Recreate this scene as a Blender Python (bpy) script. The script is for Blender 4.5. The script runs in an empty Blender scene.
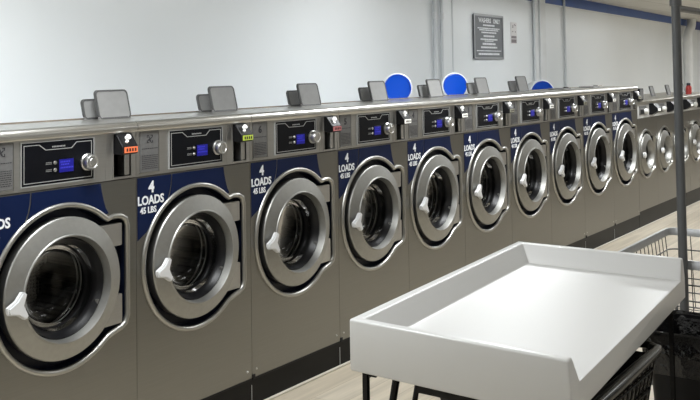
import bpy, bmesh, math, random
from mathutils import Vector, Matrix
random.seed(7)
SC = bpy.context.scene
COL = SC.collection
PI = math.pi

# ------------------------------------------------------------------ camera
cam_d = bpy.data.cameras.new('camera')
cam = bpy.data.objects.new('camera', cam_d)
COL.objects.link(cam)
R_ = Vector((0.57458112, -0.81830802, -0.01511684))
U_ = Vector((-0.02443933, -0.03561631, 0.99906666))
F_ = Vector((0.81808267, 0.57367539, 0.04046336))
m = Matrix((R_, U_, -F_)).transposed().to_4x4()
m.translation = Vector((-2.1776526, -3.2931213, 1.7562068))
cam.matrix_world = m
cam_d.sensor_width = 36.0
cam_d.lens = 935.8131 / 700 * 36
cam_d.shift_y = -(200 - 31.8488) / 700
cam_d.clip_start = 0.02
cam_d.clip_end = 200
SC.camera = cam

# ------------------------------------------------------------------ world, light, exposure
w = bpy.data.worlds.new('world')
SC.world = w
w.use_nodes = True
w.node_tree.nodes['Background'].inputs['Color'].default_value = (0.75, 0.82, 0.9, 1)
w.node_tree.nodes['Background'].inputs['Strength'].default_value = 0.3
vs = SC.view_settings
vs.view_transform = 'Standard'
vs.look = 'None'
vs.exposure = 0.0
vs.gamma = 1.0
vs.use_curve_mapping = False
LAMP_W = 57.0
LAMP_COL = (0.955, 0.985, 1.0)

# ------------------------------------------------------------------ materials
MATS = {}
def mat(name, col, rough=0.5, metal=0.0, noise=0.0, scale=(8, 8, 8), emit=None, estr=0.0, spec=0.5, bump=0.0, coat=0.0, rvar=0.0):
    mt = bpy.data.materials.new(name)
    mt.use_nodes = True
    nt = mt.node_tree
    b = nt.nodes['Principled BSDF']
    b.inputs['Base Color'].default_value = (*col, 1)
    b.inputs['Roughness'].default_value = rough
    b.inputs['Metallic'].default_value = metal
    b.inputs['Specular IOR Level'].default_value = spec
    b.inputs['Coat Weight'].default_value = coat
    if emit:
        b.inputs['Emission Color'].default_value = (*emit, 1)
        b.inputs['Emission Strength'].default_value = estr
    if noise > 0 or bump > 0 or rvar > 0:
        tc = nt.nodes.new('ShaderNodeTexCoord')
        mp = nt.nodes.new('ShaderNodeMapping')
        mp.inputs['Scale'].default_value = scale
        nz = nt.nodes.new('ShaderNodeTexNoise')
        nz.inputs['Scale'].default_value = 1.0
        nz.inputs['Detail'].default_value = 4.0
        nt.links.new(tc.outputs['Object'], mp.inputs['Vector'])
        nt.links.new(mp.outputs['Vector'], nz.inputs['Vector'])
        if noise > 0:
            mr = nt.nodes.new('ShaderNodeMapRange')
            mr.inputs['From Min'].default_value = 0.25
            mr.inputs['From Max'].default_value = 0.75
            mr.inputs['To Min'].default_value = 1 - noise
            mr.inputs['To Max'].default_value = 1 + noise
            vm = nt.nodes.new('ShaderNodeVectorMath')
            vm.operation = 'SCALE'
            vm.inputs[0].default_value = col
            nt.links.new(nz.outputs['Fac'], mr.inputs['Value'])
            nt.links.new(mr.outputs['Result'], vm.inputs['Scale'])
            nt.links.new(vm.outputs['Vector'], b.inputs['Base Color'])
        if rvar > 0:
            mr = nt.nodes.new('ShaderNodeMapRange')
            mr.inputs['To Min'].default_value = rough - rvar
            mr.inputs['To Max'].default_value = rough + rvar
            nt.links.new(nz.outputs['Fac'], mr.inputs['Value'])
            nt.links.new(mr.outputs['Result'], b.inputs['Roughness'])
        if bump > 0:
            bp = nt.nodes.new('ShaderNodeBump')
            bp.inputs['Strength'].default_value = bump
            bp.inputs['Distance'].default_value = 0.01
            nt.links.new(nz.outputs['Fac'], bp.inputs['Height'])
            nt.links.new(bp.outputs['Normal'], b.inputs['Normal'])
    MATS[name] = mt
    return mt

STEEL = mat('brushed_steel', (0.27, 0.265, 0.245), 0.36, 1.0, noise=0.05, scale=(3, 3, 240), rvar=0.04)
FASCIA = mat('fascia_steel', (0.50, 0.495, 0.48), 0.42, 1.0, noise=0.05, scale=(3, 3, 240))
RIMST = mat('rim_steel', (0.42, 0.415, 0.39), 0.38, 1.0)
TOPST = mat('top_steel', (0.62, 0.61, 0.58), 0.30, 1.0, noise=0.04, scale=(2, 40, 40))
DOORST = mat('door_steel', (0.36, 0.358, 0.34), 0.48, 1.0, noise=0.05, scale=(40, 40, 40))
INNERST = mat('inner_steel', (0.075, 0.075, 0.08), 0.5, 1.0)
NAVY = mat('navy_recess', (0.003, 0.005, 0.016), 0.4, spec=0.3)
DECAL = mat('blue_decal', (0.001, 0.008, 0.045), 0.5, spec=0.2, noise=0.08, scale=(5, 5, 5))
WHITE_INK = mat('white_ink', (0.85, 0.87, 0.9), 0.5)
BLACK = mat('black_panel', (0.0025, 0.003, 0.005), 0.45, noise=0.2, scale=(9, 9, 9), spec=0.15)
BLACKPL = mat('black_plastic', (0.005, 0.005, 0.006), 0.45, spec=0.25)
RUBBER = mat('black_rubber', (0.006, 0.006, 0.007), 0.35, spec=0.3)
SILVERLINE = mat('silver_line', (0.55, 0.56, 0.56), 0.4, 0.6)
LCD = mat('blue_screen', (0.005, 0.005, 0.1), 0.3, emit=(0.005, 0.005, 0.22), estr=0.7)
LCDTXT = mat('blue_screen_text', (0.05, 0.05, 0.4), 0.3, emit=(0.015, 0.015, 0.36), estr=0.7)
ORANGE = mat('orange_screen', (0.6, 0.15, 0.06), 0.3, emit=(0.75, 0.15, 0.06), estr=0.6)
YGREEN = mat('green_screen', (0.4, 0.5, 0.05), 0.3, emit=(0.42, 0.52, 0.10), estr=0.45)
PINK = mat('pink_screen', (0.5, 0.2, 0.2), 0.3, emit=(0.45, 0.14, 0.15), estr=0.4)
WHITESC = mat('white_screen', (0.8, 0.8, 0.75), 0.3, emit=(0.9, 0.9, 0.85), estr=0.8)
DIMSC = mat('dim_screen', (0.25, 0.25, 0.2), 0.3, emit=(0.4, 0.4, 0.3), estr=0.3)
SEG = mat('dark_segments', (0.03, 0.015, 0.01), 0.5)
CHROME = mat('chrome', (0.62, 0.62, 0.61), 0.34, 1.0)
HANDLE = mat('pale_handle', (0.72, 0.73, 0.74), 0.35, 0.0)
PLATE = mat('grey_plate', (0.20, 0.20, 0.20), 0.45, 0.5, noise=0.1, scale=(60, 60, 60))
PLATETXT = mat('plate_ink', (0.025, 0.025, 0.03), 0.5)
PLINTHM = mat('plinth_black', (0.008, 0.008, 0.0075), 0.4, noise=0.35, scale=(3, 3, 9), spec=0.15)
LIDM = mat('lid_grey', (0.20, 0.20, 0.197), 0.55, 0.0, noise=0.05, scale=(30, 30, 30))
LIDEDGE = mat('lid_edge', (0.06, 0.06, 0.06), 0.45)
BRONZE = mat('bronze_edge', (0.22, 0.18, 0.14), 0.4, 0.5, noise=0.5, scale=(9, 9, 9))
TRAYM = mat('white_laminate', (0.60, 0.60, 0.59), 0.34, spec=0.5)
BLKMETAL = mat('black_metal', (0.003, 0.003, 0.003), 0.25, 0.0, spec=0.2)
CARTRIM = mat('grey_vinyl_rim', (0.42, 0.43, 0.44), 0.35, 0.3, noise=0.12, scale=(30, 30, 30))
WIREM = mat('dark_wire', (0.10, 0.10, 0.10), 0.35, 0.7)
POLEM = mat('dark_grey_pole', (0.11, 0.115, 0.12), 0.42, 0.2, noise=0.12, scale=(30, 30, 6))
BAGM = mat('black_bag', (0.003, 0.003, 0.0035), 0.16, bump=1.0, scale=(26, 26, 26), spec=0.5)
BLUELID = mat('blue_lid', (0.001, 0.065, 0.50), 0.28)
PAILW = mat('white_pail', (0.82, 0.85, 0.88), 0.3)
PIPEW = mat('white_pipe', (0.78, 0.80, 0.81), 0.4, noise=0.05, scale=(2, 2, 6))
CONDUIT = mat('grey_conduit', (0.70, 0.73, 0.75), 0.4)
BLUEBAND = mat('blue_paint', (0.045, 0.11, 0.36), 0.45, noise=0.06, scale=(2, 2, 2))
DKBLUE = mat('dark_blue_sign', (0.008, 0.03, 0.22), 0.4)
SIGNM = mat('grey_sign', (0.12, 0.13, 0.145), 0.4, noise=0.12, scale=(4, 4, 4))
SIGNFR = mat('sign_frame', (0.32, 0.33, 0.34), 0.35, 0.4)
PAPER = mat('paper', (0.75, 0.74, 0.74), 0.6)
PAPERG = mat('paper_print', (0.25, 0.22, 0.23), 0.6)
RED = mat('red_plastic', (0.42, 0.035, 0.03), 0.35)
DARKCAP = mat('dark_cap', (0.012, 0.014, 0.03), 0.35)
FIXT = mat('white_fixture', (0.8, 0.8, 0.8), 0.5)
DIFF = mat('light_diffuser', (0.9, 0.9, 0.9), 0.5, emit=(0.96, 0.985, 1.0), estr=2.5)
OFFWALL = mat('plain_wall', (0.30, 0.29, 0.275), 0.7, noise=0.04, scale=(1, 1, 1))

def glass_mat():
    mt = bpy.data.materials.new('smoked_glass')
    mt.use_nodes = True
    nt = mt.node_tree
    nt.nodes.remove(nt.nodes['Principled BSDF'])
    out = nt.nodes['Material Output']
    tr = nt.nodes.new('ShaderNodeBsdfTransparent'); tr.inputs['Color'].default_value = (0.55, 0.56, 0.56, 1)
    gl = nt.nodes.new('ShaderNodeBsdfGlossy'); gl.inputs['Roughness'].default_value = 0.1
    fr = nt.nodes.new('ShaderNodeFresnel'); fr.inputs['IOR'].default_value = 1.32
    mx = nt.nodes.new('ShaderNodeMixShader')
    nt.links.new(fr.outputs['Fac'], mx.inputs['Fac'])
    nt.links.new(tr.outputs['BSDF'], mx.inputs[1]); nt.links.new(gl.outputs['BSDF'], mx.inputs[2])
    nt.links.new(mx.outputs['Shader'], out.inputs['Surface'])
    return mt
GLASS = glass_mat()

def drum_mat():
    mt = bpy.data.materials.new('perforated_drum'); mt.use_nodes = True
    nt = mt.node_tree; b = nt.nodes['Principled BSDF']
    b.inputs['Metallic'].default_value = 1.0; b.inputs['Roughness'].default_value = 0.3
    tc = nt.nodes.new('ShaderNodeTexCoord'); vo = nt.nodes.new('ShaderNodeTexVoronoi')
    vo.inputs['Scale'].default_value = 60; vo.inputs['Randomness'].default_value = 0.15
    cr = nt.nodes.new('ShaderNodeValToRGB')
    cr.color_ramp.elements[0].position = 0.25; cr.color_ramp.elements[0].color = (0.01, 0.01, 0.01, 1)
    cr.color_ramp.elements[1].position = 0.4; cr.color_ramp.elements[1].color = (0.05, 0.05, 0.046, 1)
    nt.links.new(tc.outputs['Object'], vo.inputs['Vector']); nt.links.new(vo.outputs['Distance'], cr.inputs['Fac'])
    nt.links.new(cr.outputs['Color'], b.inputs['Base Color'])
    return mt
DRUMM = drum_mat()

def floor_mat():
    mt = bpy.data.materials.new('wood_plank_floor'); mt.use_nodes = True
    nt = mt.node_tree; b = nt.nodes['Principled BSDF']; L = nt.links.new
    tc = nt.nodes.new('ShaderNodeTexCoord')
    br = nt.nodes.new('ShaderNodeTexBrick')
    br.inputs['Color1'].default_value = (0.52, 0.455, 0.355, 1)
    br.inputs['Color2'].default_value = (0.60, 0.535, 0.43, 1)
    br.inputs['Mortar'].default_value = (0.33, 0.28, 0.21, 1)
    br.inputs['Scale'].default_value = 1.0
    br.inputs['Mortar Size'].default_value = 0.0015
    br.inputs['Brick Width'].default_value = 1.25
    br.inputs['Row Height'].default_value = 0.18
    L(tc.outputs['Object'], br.inputs['Vector'])
    mp = nt.nodes.new('ShaderNodeMapping'); mp.inputs['Scale'].default_value = (1.2, 22, 1)
    nz = nt.nodes.new('ShaderNodeTexNoise'); nz.inputs['Scale'].default_value = 1.0; nz.inputs['Detail'].default_value = 6
    L(tc.outputs['Object'], mp.inputs['Vector']); L(mp.outputs['Vector'], nz.inputs['Vector'])
    mr = nt.nodes.new('ShaderNodeMapRange')
    mr.inputs['From Min'].default_value = 0.3; mr.inputs['From Max'].default_value = 0.7
    mr.inputs['To Min'].default_value = 0.84; mr.inputs['To Max'].default_value = 1.12
    L(nz.outputs['Fac'], mr.inputs['Value'])
    vm = nt.nodes.new('ShaderNodeVectorMath'); vm.operation = 'SCALE'
    L(br.outputs['Color'], vm.inputs[0]); L(mr.outputs['Result'], vm.inputs['Scale'])
    L(vm.outputs['Vector'], b.inputs['Base Color'])
    b.inputs['Roughness'].default_value = 0.38
    return mt

def ceil_mat():
    mt = bpy.data.materials.new('ceiling_tiles'); mt.use_nodes = True
    nt = mt.node_tree; b = nt.nodes['Principled BSDF']; L = nt.links.new
    tc = nt.nodes.new('ShaderNodeTexCoord')
    br = nt.nodes.new('ShaderNodeTexBrick')
    br.offset = 0.0
    br.inputs['Color1'].default_value = (0.58, 0.57, 0.54, 1); br.inputs['Color2'].default_value = (0.62, 0.61, 0.58, 1)
    br.inputs['Mortar'].default_value = (0.42, 0.41, 0.38, 1)
    br.inputs['Scale'].default_value = 1.0; br.inputs['Mortar Size'].default_value = 0.012
    br.inputs['Brick Width'].default_value = 1.22; br.inputs['Row Height'].default_value = 0.61
    L(tc.outputs['Object'], br.inputs['Vector']); L(br.outputs['Color'], b.inputs['Base Color'])
    b.inputs['Roughness'].default_value = 0.8
    return mt

def wall_mat():
    mt = bpy.data.materials.new('glossy_white_panel'); mt.use_nodes = True
    nt = mt.node_tree; b = nt.nodes['Principled BSDF']; L = nt.links.new
    tc = nt.nodes.new('ShaderNodeTexCoord')
    nz = nt.nodes.new('ShaderNodeTexNoise'); nz.inputs['Scale'].default_value = 0.8; nz.inputs['Detail'].default_value = 3
    L(tc.outputs['Object'], nz.inputs['Vector'])
    cr = nt.nodes.new('ShaderNodeValToRGB')
    cr.color_ramp.elements[0].position = 0.3; cr.color_ramp.elements[0].color = (0.80, 0.835, 0.85, 1)
    cr.color_ramp.elements[1].position = 0.7; cr.color_ramp.elements[1].color = (0.84, 0.87, 0.885, 1)
    L(nz.outputs['Fac'], cr.inputs['Fac']); L(cr.outputs['Color'], b.inputs['Base Color'])
    b.inputs['Roughness'].default_value = 0.3
    n2 = nt.nodes.new('ShaderNodeTexNoise'); n2.inputs['Scale'].default_value = 6
    L(tc.outputs['Object'], n2.inputs['Vector'])
    bp = nt.nodes.new('ShaderNodeBump'); bp.inputs['Strength'].default_value = 0.08; bp.inputs['Distance'].default_value = 0.02
    L(n2.outputs['Fac'], bp.inputs['Height']); L(bp.outputs['Normal'], b.inputs['Normal'])
    return mt

# ------------------------------------------------------------------ helpers
def link(name, me, parent=None, mats=None, smooth=None):
    o = bpy.data.objects.new(name, me)
    COL.objects.link(o)
    if parent is not None:
        o.parent = parent
    if mats is not None:
        if not isinstance(mats, (list, tuple)):
            mats = [mats]
        me.materials.clear()
        for q in mats:
            me.materials.append(q)
    if smooth:
        for p in me.polygons:
            p.use_smooth = True
        if smooth is not True:
            try:
                me.set_sharp_from_angle(angle=math.radians(smooth))
            except Exception:
                pass
    return o

def fin(bm, name, mats, parent=None, smooth=None, recalc=True):
    if recalc:
        bmesh.ops.recalc_face_normals(bm, faces=bm.faces)
    me = bpy.data.meshes.new(name)
    bm.to_mesh(me)
    bm.free()
    return link(name, me, parent, mats, smooth)

def box(bm, x0, x1, y0, y1, z0, z1, bev=0.0, mi=0, seg=2):
    vs_ = [bm.verts.new(p) for p in ((x0, y0, z0), (x1, y0, z0), (x1, y1, z0), (x0, y1, z0), (x0, y0, z1), (x1, y0, z1), (x1, y1, z1), (x0, y1, z1))]
    fs = [bm.faces.new([vs_[i] for i in f]) for f in ((0, 3, 2, 1), (4, 5, 6, 7), (0, 1, 5, 4), (1, 2, 6, 5), (2, 3, 7, 6), (3, 0, 4, 7))]
    for f in fs:
        f.material_index = mi
    if bev > 0:
        es = list({e for f in fs for e in f.edges})
        r = bmesh.ops.bevel(bm, geom=es, offset=bev, segments=seg, affect='EDGES', profile=0.5)
        for f in r['faces']:
            f.material_index = mi
    return vs_

def tube(bm, pts, r, n=10, mi=0, closed=False, cap=True):
    pts = [Vector(p) for p in pts]
    rings = []
    N = len(pts)
    prev = None
    for i, p in enumerate(pts):
        if closed:
            d = (pts[(i + 1) % N] - pts[i - 1]).normalized()
        else:
            a = pts[max(i - 1, 0)]; b = pts[min(i + 1, N - 1)]
            d = (b - a).normalized()
        if prev is None:
            up = Vector((0, 0, 1)) if abs(d.z) < 0.9 else Vector((1, 0, 0))
        else:
            up = prev
        s = d.cross(up).normalized(); u = s.cross(d).normalized(); prev = u
        rings.append([bm.verts.new(p + s * (r * math.cos(2 * PI * k / n)) + u * (r * math.sin(2 * PI * k / n))) for k in range(n)])
    M = N if closed else N - 1
    for i in range(M):
        a = rings[i]; b = rings[(i + 1) % N]
        for k in range(n):
            f = bm.faces.new((a[k], a[(k + 1) % n], b[(k + 1) % n], b[k])); f.material_index = mi
    if cap and not closed:
        bm.faces.new(rings[0][::-1]).material_index = mi
        bm.faces.new(rings[-1]).material_index = mi

def plate(bm, loops, y0, y1, mi=0):
    """flat shape in the XZ plane (first loop outer, others holes) from y0 to y1"""
    edges = []; ringv = []
    for lp in loops:
        v = [bm.verts.new((x, y0, z)) for x, z in lp]
        ringv.append(v)
        for i in range(len(v)):
            edges.append(bm.edges.new((v[i], v[(i + 1) % len(v)])))
    r = bmesh.ops.triangle_fill(bm, use_beauty=True, use_dissolve=False, edges=edges)
    faces = [g for g in r['geom'] if isinstance(g, bmesh.types.BMFace)]
    for f in faces:
        f.material_index = mi
    if abs(y1 - y0) > 1e-7:
        e = bmesh.ops.extrude_face_region(bm, geom=faces)
        nv = [g for g in e['geom'] if isinstance(g, bmesh.types.BMVert)]
        for v in nv:
            v.co.y = y1
        for g in e['geom']:
            if isinstance(g, bmesh.types.BMFace):
                g.material_index = mi
        # triangle_fill faces stay as the front when extruded from an open sheet
        front = [f for f in faces if f.is_valid]
        if not front:
            pass
        for v in ringv:
            pass
        # side walls get the same material
        for v in nv:
            for f in v.link_faces:
                f.material_index = mi

def rect(x0, x1, z0, z1):
    return [(x0, z0), (x1, z0), (x1, z1), (x0, z1)]

def rrect(x0, x1, z0, z1, r, n=4):
    out = []
    for cx, cz, a0 in ((x1 - r, z0 + r, -90), (x1 - r, z1 - r, 0), (x0 + r, z1 - r, 90), (x0 + r, z0 + r, 180)):
        for k in range(n + 1):
            a = math.radians(a0 + 90 * k / n)
            out.append((cx + r * math.cos(a), cz + r * math.sin(a)))
    return out

def circ(cx, cz, r, n=48):
    return [(cx + r * math.cos(2 * PI * k / n), cz + r * math.sin(2 * PI * k / n)) for k in range(n)]

def lathe(bm, prof, cx, cz, n=64, mi=0, mis=None):
    """profile of (r, y) about the Y axis through (cx, cz)"""
    rings = []
    for r, y in prof:
        if r < 1e-6:
            rings.append([bm.verts.new((cx, y, cz))])
        else:
            rings.append([bm.verts.new((cx + r * math.cos(2 * PI * k / n), y, cz + r * math.sin(2 * PI * k / n))) for k in range(n)])
    for i in range(len(rings) - 1):
        a, b = rings[i], rings[i + 1]
        for k in range(n):
            k2 = (k + 1) % n
            if len(a) == 1 and len(b) == 1:
                continue
            if len(a) == 1:
                f = bm.faces.new((a[0], b[k], b[k2]))
            elif len(b) == 1:
                f = bm.faces.new((a[k], b[0], a[k2]))
            else:
                f = bm.faces.new((a[k], b[k], b[k2], a[k2]))
            f.material_index = mis[i] if mis else mi

def loft(bm, rings, mi=0, mis=None):
    vr = [[bm.verts.new(p) for p in r] for r in rings]
    n = len(vr[0])
    for i in range(len(vr) - 1):
        for k in range(n):
            k2 = (k + 1) % n
            f = bm.faces.new((vr[i][k], vr[i + 1][k], vr[i + 1][k2], vr[i][k2]))
            f.material_index = mis[i] if mis else mi
    return vr

def text_me(s, size, align='CENTER', ex=0.0008, bold=0.0):
    cu = bpy.data.curves.new('lettering', 'FONT')
    cu.body = s; cu.size = size; cu.extrude = ex; cu.align_x = align; cu.align_y = 'CENTER'
    cu.offset = bold * size
    cu.resolution_u = 3
    o = bpy.data.objects.new('lettering_tmp', cu)
    COL.objects.link(o)
    bpy.context.view_layer.update()
    dg = bpy.context.evaluated_depsgraph_get()
    me = bpy.data.meshes.new_from_object(o.evaluated_get(dg))
    bpy.data.objects.remove(o)
    bpy.data.curves.remove(cu)
    me.transform(Matrix.Rotation(PI / 2, 4, 'X'))
    return me

def texts(name, items, material, parent):
    """items: (string, size, x, z, y, bold, xscale); joined into one lettering mesh"""
    bm = bmesh.new()
    for s, size, x, z, y, bold, xs in items:
        me = text_me(s, size, bold=bold)
        me.transform(Matrix.Translation((x, y, z)) @ Matrix.Diagonal((xs, 1, 1, 1)))
        bm.from_mesh(me)
        bpy.data.meshes.remove(me)
    me = bpy.data.meshes.new(name)
    bm.to_mesh(me); bm.free()
    return link(name, me, parent, material)

def empty(name, loc, rz=0.0):
    o = bpy.data.objects.new(name, None)
    o.empty_display_size = 0.1
    COL.objects.link(o)
    o.location = loc
    o.rotation_euler = (0, 0, rz)
    return o

def tag(o, label, cat, group=None, kind=None):
    o['label'] = label
    o['category'] = cat
    if group:
        o['group'] = group
    if kind:
        o['kind'] = kind
    return o

KIDS = {}
def copy_tree(o, parent=None):
    c = o.copy()
    COL.objects.link(c)
    c.parent = parent
    for ch in [q for q in bpy.data.objects if q.parent == o]:
        copy_tree(ch, c)
    return c

def child(root, name):
    for q in bpy.data.objects:
        if q.parent == root and q.name.split('.')[0] == name:
            return q

# ------------------------------------------------------------------ the room
XL, XR_, YB, ZC = -6.0, 26.0, -8.0, 2.74
WA = math.radians(4.5)
WY0 = 0.95
def wall_y(x): return WY0 + math.tan(WA) * x
bm = bmesh.new(); box(bm, XL, XR_, YB, wall_y(XR_) + 0.1, -0.1, 0.0)
o = fin(bm, 'floor', floor_mat()); o['kind'] = 'structure'
bm = bmesh.new(); box(bm, XL, XR_, YB, wall_y(XR_) + 0.1, ZC, ZC + 0.1)
o = fin(bm, 'ceiling', ceil_mat()); o['kind'] = 'structure'
WL = (XR_ - XL) / math.cos(WA)
bm = bmesh.new(); box(bm, XL / math.cos(WA), XR_ / math.cos(WA), 0.0, 0.1, 0, ZC)
wb = fin(bm, 'wall_back', wall_mat()); wb['kind'] = 'structure'
wb.location = (0, WY0, 0); wb.rotation_euler = (0, 0, WA)
bm = bmesh.new(); box(bm, XL - 0.1, XL, YB, wall_y(XL), 0, ZC)
o = fin(bm, 'wall_left', OFFWALL); o['kind'] = 'structure'
bm = bmesh.new(); box(bm, XR_, XR_ + 0.1, YB, wall_y(XR_), 0, ZC)
o = fin(bm, 'wall_right', OFFWALL); o['kind'] = 'structure'
bm = bmesh.new(); box(bm, XL, XR_, YB - 0.1, YB, 0, ZC)
o = fin(bm, 'wall_front', OFFWALL); o['kind'] = 'structure'

def wall_obj(name, bm, mats, parent=None, smooth=None, kind=None):
    o = fin(bm, name, mats, parent, smooth)
    if parent is None:
        o.location = (0, WY0, 0); o.rotation_euler = (0, 0, WA)
    if kind:
        o['kind'] = kind
    return o

# painted blue band under the ceiling (interrupted by the boxed chase)
bm = bmesh.new(); box(bm, 9.34, 19.25, -0.012, -0.001, 2.598, ZC - 0.002)
wall_obj('trim_1', bm, BLUEBAND, kind='structure')
bm = bmesh.new(); box(bm, XL, 8.92, -0.012, -0.001, 2.598, ZC - 0.002)
wall_obj('trim_2', bm, BLUEBAND, kind='structure')
bm = bmesh.new(); box(bm, 9.34, 26.0, -0.016, -0.001, 2.57, 2.597)
wall_obj('trim_3', bm, PIPEW, kind='structure')
# boxed chase (white column) on the wall
bm = bmesh.new()
box(bm, 8.985, 9.10, -0.03, -0.001, 0, ZC - 0.002); box(bm, 9.12, 9.335, -0.05, -0.001, 0, ZC - 0.002)
wall_obj('trim_4', bm, PIPEW, kind='structure')
# panel joint strip
for i, s in enumerate((2.9, 6.49, 13.6, 16.1)):
    if i in (0, 2, 3):
        continue
    bm = bmesh.new(); box(bm, s - 0.012, s + 0.012, -0.006, -0.0005, 0, 2.597)
    wall_obj('trim_5', bm, CONDUIT, kind='structure')

WALLE = {}
def wall_thing(name, s, z, label, cat, group=None):
    e = empty(name, (math.cos(WA) * s, WY0 + math.sin(WA) * s, z), WA)
    tag(e, label, cat, group)
    return e

# conduits
for s, lab, hi in ((6.0, 'thin pale conduit, left pipe of the close pair left of the notice sign', ZC), (6.17, 'thin pale conduit, right pipe of the close pair left of the notice sign', ZC),
               (10.2, 'thin pale conduit crossing the blue band, right of the boxed wall column', ZC), (8.95, 'slim pale conduit hugging the left side of the white boxed wall column', ZC)):
    e = wall_thing('conduit', s, 0, lab, 'pipe', 'thin conduits on the white wall')
    bm = bmesh.new(); tube(bm, [(0, -0.026, 0.02), (0, -0.026, hi - 0.003)], 0.018, 10)
    fin(bm, 'pipe', CONDUIT, e, 40)
    zc = 2.29 if s < 8 else 2.54
    bm = bmesh.new(); tube(bm, [(0, -0.032, zc - 0.035), (0, -0.032, zc + 0.035)], 0.024, 12)
    fin(bm, 'coupling', PIPEW, e, 40)
# big white drain pipe with elbow
e = wall_thing('drain_pipe', 18.15, 0, 'wide white drain pipe with an offset elbow below the ceiling, behind the grey pole', 'pipe')
bm = bmesh.new()
pts = [(0, -0.22, 0.02), (0, -0.22, 2.24), (0.01, -0.22, 2.32), (0.06, -0.22, 2.40), (0.42, -0.22, 2.56), (0.49, -0.22, 2.64), (0.50, -0.22, ZC - 0.003)]
pts = [(a_, -0.15, c_) for a_, b_, c_ in pts]; tube(bm, pts, 0.095, 20)
fin(bm, 'pipe', PIPEW, e, 50)
bm = bmesh.new(); tube(bm, [(0, -0.15, 2.16), (0, -0.15, 2.24)], 0.105, 20); fin(bm, 'coupling', PIPEW, e, 50)
e = wall_thing('wall_strip', 17.72, 0, 'narrow white vertical batten on the wall just left of the wide drain pipe', 'batten')
bm = bmesh.new(); box(bm, -0.10, 0.10, -0.03, -0.001, 0.0, 2.56, 0.004); fin(bm, 'strip', PAPER, e)
# dark blue sign on the band at the far right
e = wall_thing('blue_sign', 20.3, 0, 'dark blue sign panel with a white mark, high on the wall at the right edge', 'sign')
bm = bmesh.new(); box(bm, -0.62, 0.9, -0.05, -0.013, 2.55, ZC - 0.01, 0.006); fin(bm, 'board', DKBLUE, e)
bm = bmesh.new(); plate(bm, [[(0.02, 2.66), (0.25, 2.62), (0.25, 2.66), (0.12, 2.70)]], -0.054, -0.0505); fin(bm, 'white_mark', WHITE_INK, e)

# notice board with white lettering
e = wall_thing('notice_sign', 7.45, 1.862, 'tall dark grey notice sign with rows of white lettering mounted on the white wall', 'sign')
H = 0.484; Wd = 0.425
bm = bmesh.new(); box(bm, -Wd, Wd, -0.018, -0.001, 0, H, 0.004); fin(bm, 'board', SIGNM, e)
bm = bmesh.new(); plate(bm, [rect(-Wd - 0.012, Wd + 0.012, -0.012, H + 0.012), rect(-Wd + 0.012, Wd - 0.012, 0.012, H - 0.012)], -0.026, -0.0185)
fin(bm, 'frame', SIGNFR, e)
texts('lettering', [('WASHERS', 0.070, -0.115, 0.424, -0.0195, 0.03, 1.15), ('ONLY', 0.070, 0.235, 0.422, -0.0195, 0.03, 1.1)], WHITE_INK, e)
bm = bmesh.new()
rnd = random.Random(3)
for zz, half, hh in ((0.372, 0.17, 0.018), (0.338, 0.33, 0.013), (0.318, 0.28, 0.013), (0.290, 0.22, 0.016), (0.250, 0.16, 0.020), (0.213, 0.25, 0.016), (0.194, 0.13, 0.010), (0.162, 0.19, 0.022), (0.123, 0.24, 0.020), (0.084, 0.36, 0.010), (0.048, 0.31, 0.022)):
    x = -half
    while x < half:
        wl = rnd.uniform(0.012, 0.03)
        box(bm, x, min(x + wl, half), -0.0205, -0.019, zz - hh / 2, zz + hh / 2)
        x += wl + rnd.uniform(0.003, 0.009)
fin(bm, 'lettering', WHITE_INK, e)
# paper note
e = wall_thing('paper_note', 8.28, 2.04, 'small white paper note with grey printing, right of the notice sign', 'notice')
bm = bmesh.new(); box(bm, -0.10, 0.10, -0.004, -0.001, 0, 0.26); fin(bm, 'sheet', PAPER, e)
bm = bmesh.new()
box(bm, -0.085, 0.085, -0.0055, -0.0045, 0.065, 0.095); box(bm, -0.085, 0.085, -0.0055, -0.0045, 0.012, 0.055)
for q in range(7):
    xx = rnd.uniform(-0.07, 0.06); zz = rnd.uniform(0.11, 0.23)
    box(bm, xx, xx + 0.022, -0.0055, -0.0045, zz, zz + 0.014)
fin(bm, 'print', PAPERG, e)

# ------------------------------------------------------------------ ceiling lamps
k = 0
rows = (('row above the washers', -0.55), ('middle row', -3.7), ('row farthest from the washers', -6.6))
LAMPS = {}
for rn, yy in rows:
    ld = bpy.data.lights.new('panel_light', 'AREA'); ld.shape = 'RECTANGLE'; ld.size = 1.1; ld.size_y = 0.5
    ld.energy = LAMP_W * (1.0 if yy > -1 else 0.17); ld.color = LAMP_COL
    for xi, xx in enumerate((-3.6, 0.2, 4.0, 7.8, 11.6, 15.4, 19.2, 23.0)):
        e = empty('ceiling_light', (xx, yy, ZC))
        pos = ('first', 'second', 'third', 'fourth', 'fifth', 'sixth', 'seventh', 'eighth')[xi]
        tag(e, f'recessed fluorescent ceiling panel, {pos} from the left in the {rn}', 'ceiling light', 'fluorescent ceiling panels')
        if k == 0:
            bm = bmesh.new()
            plate(bm, [rect(-0.61, 0.61, -0.305, 0.305), rect(-0.57, 0.57, -0.265, 0.265)], 0, 0.02)
            bmesh.ops.rotate(bm, verts=bm.verts, cent=(0, 0, 0), matrix=Matrix.Rotation(-PI / 2, 3, 'X'))
            for v in bm.verts:
                v.co.z = -abs(v.co.z) - 0.002
            fr0 = fin(bm, 'frame', FIXT, e)
            bm = bmesh.new(); box(bm, -0.569, 0.569, -0.264, 0.264, -0.012, -0.004)
            df0 = fin(bm, 'diffuser', DIFF, e)
        else:
            for src in (fr0, df0):
                c = src.copy(); COL.objects.link(c); c.parent = e
        lo = bpy.data.objects.new('panel_light', ld); COL.objects.link(lo); lo.parent = e; lo.location = (0, 0, -0.03)
        k += 1

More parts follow.
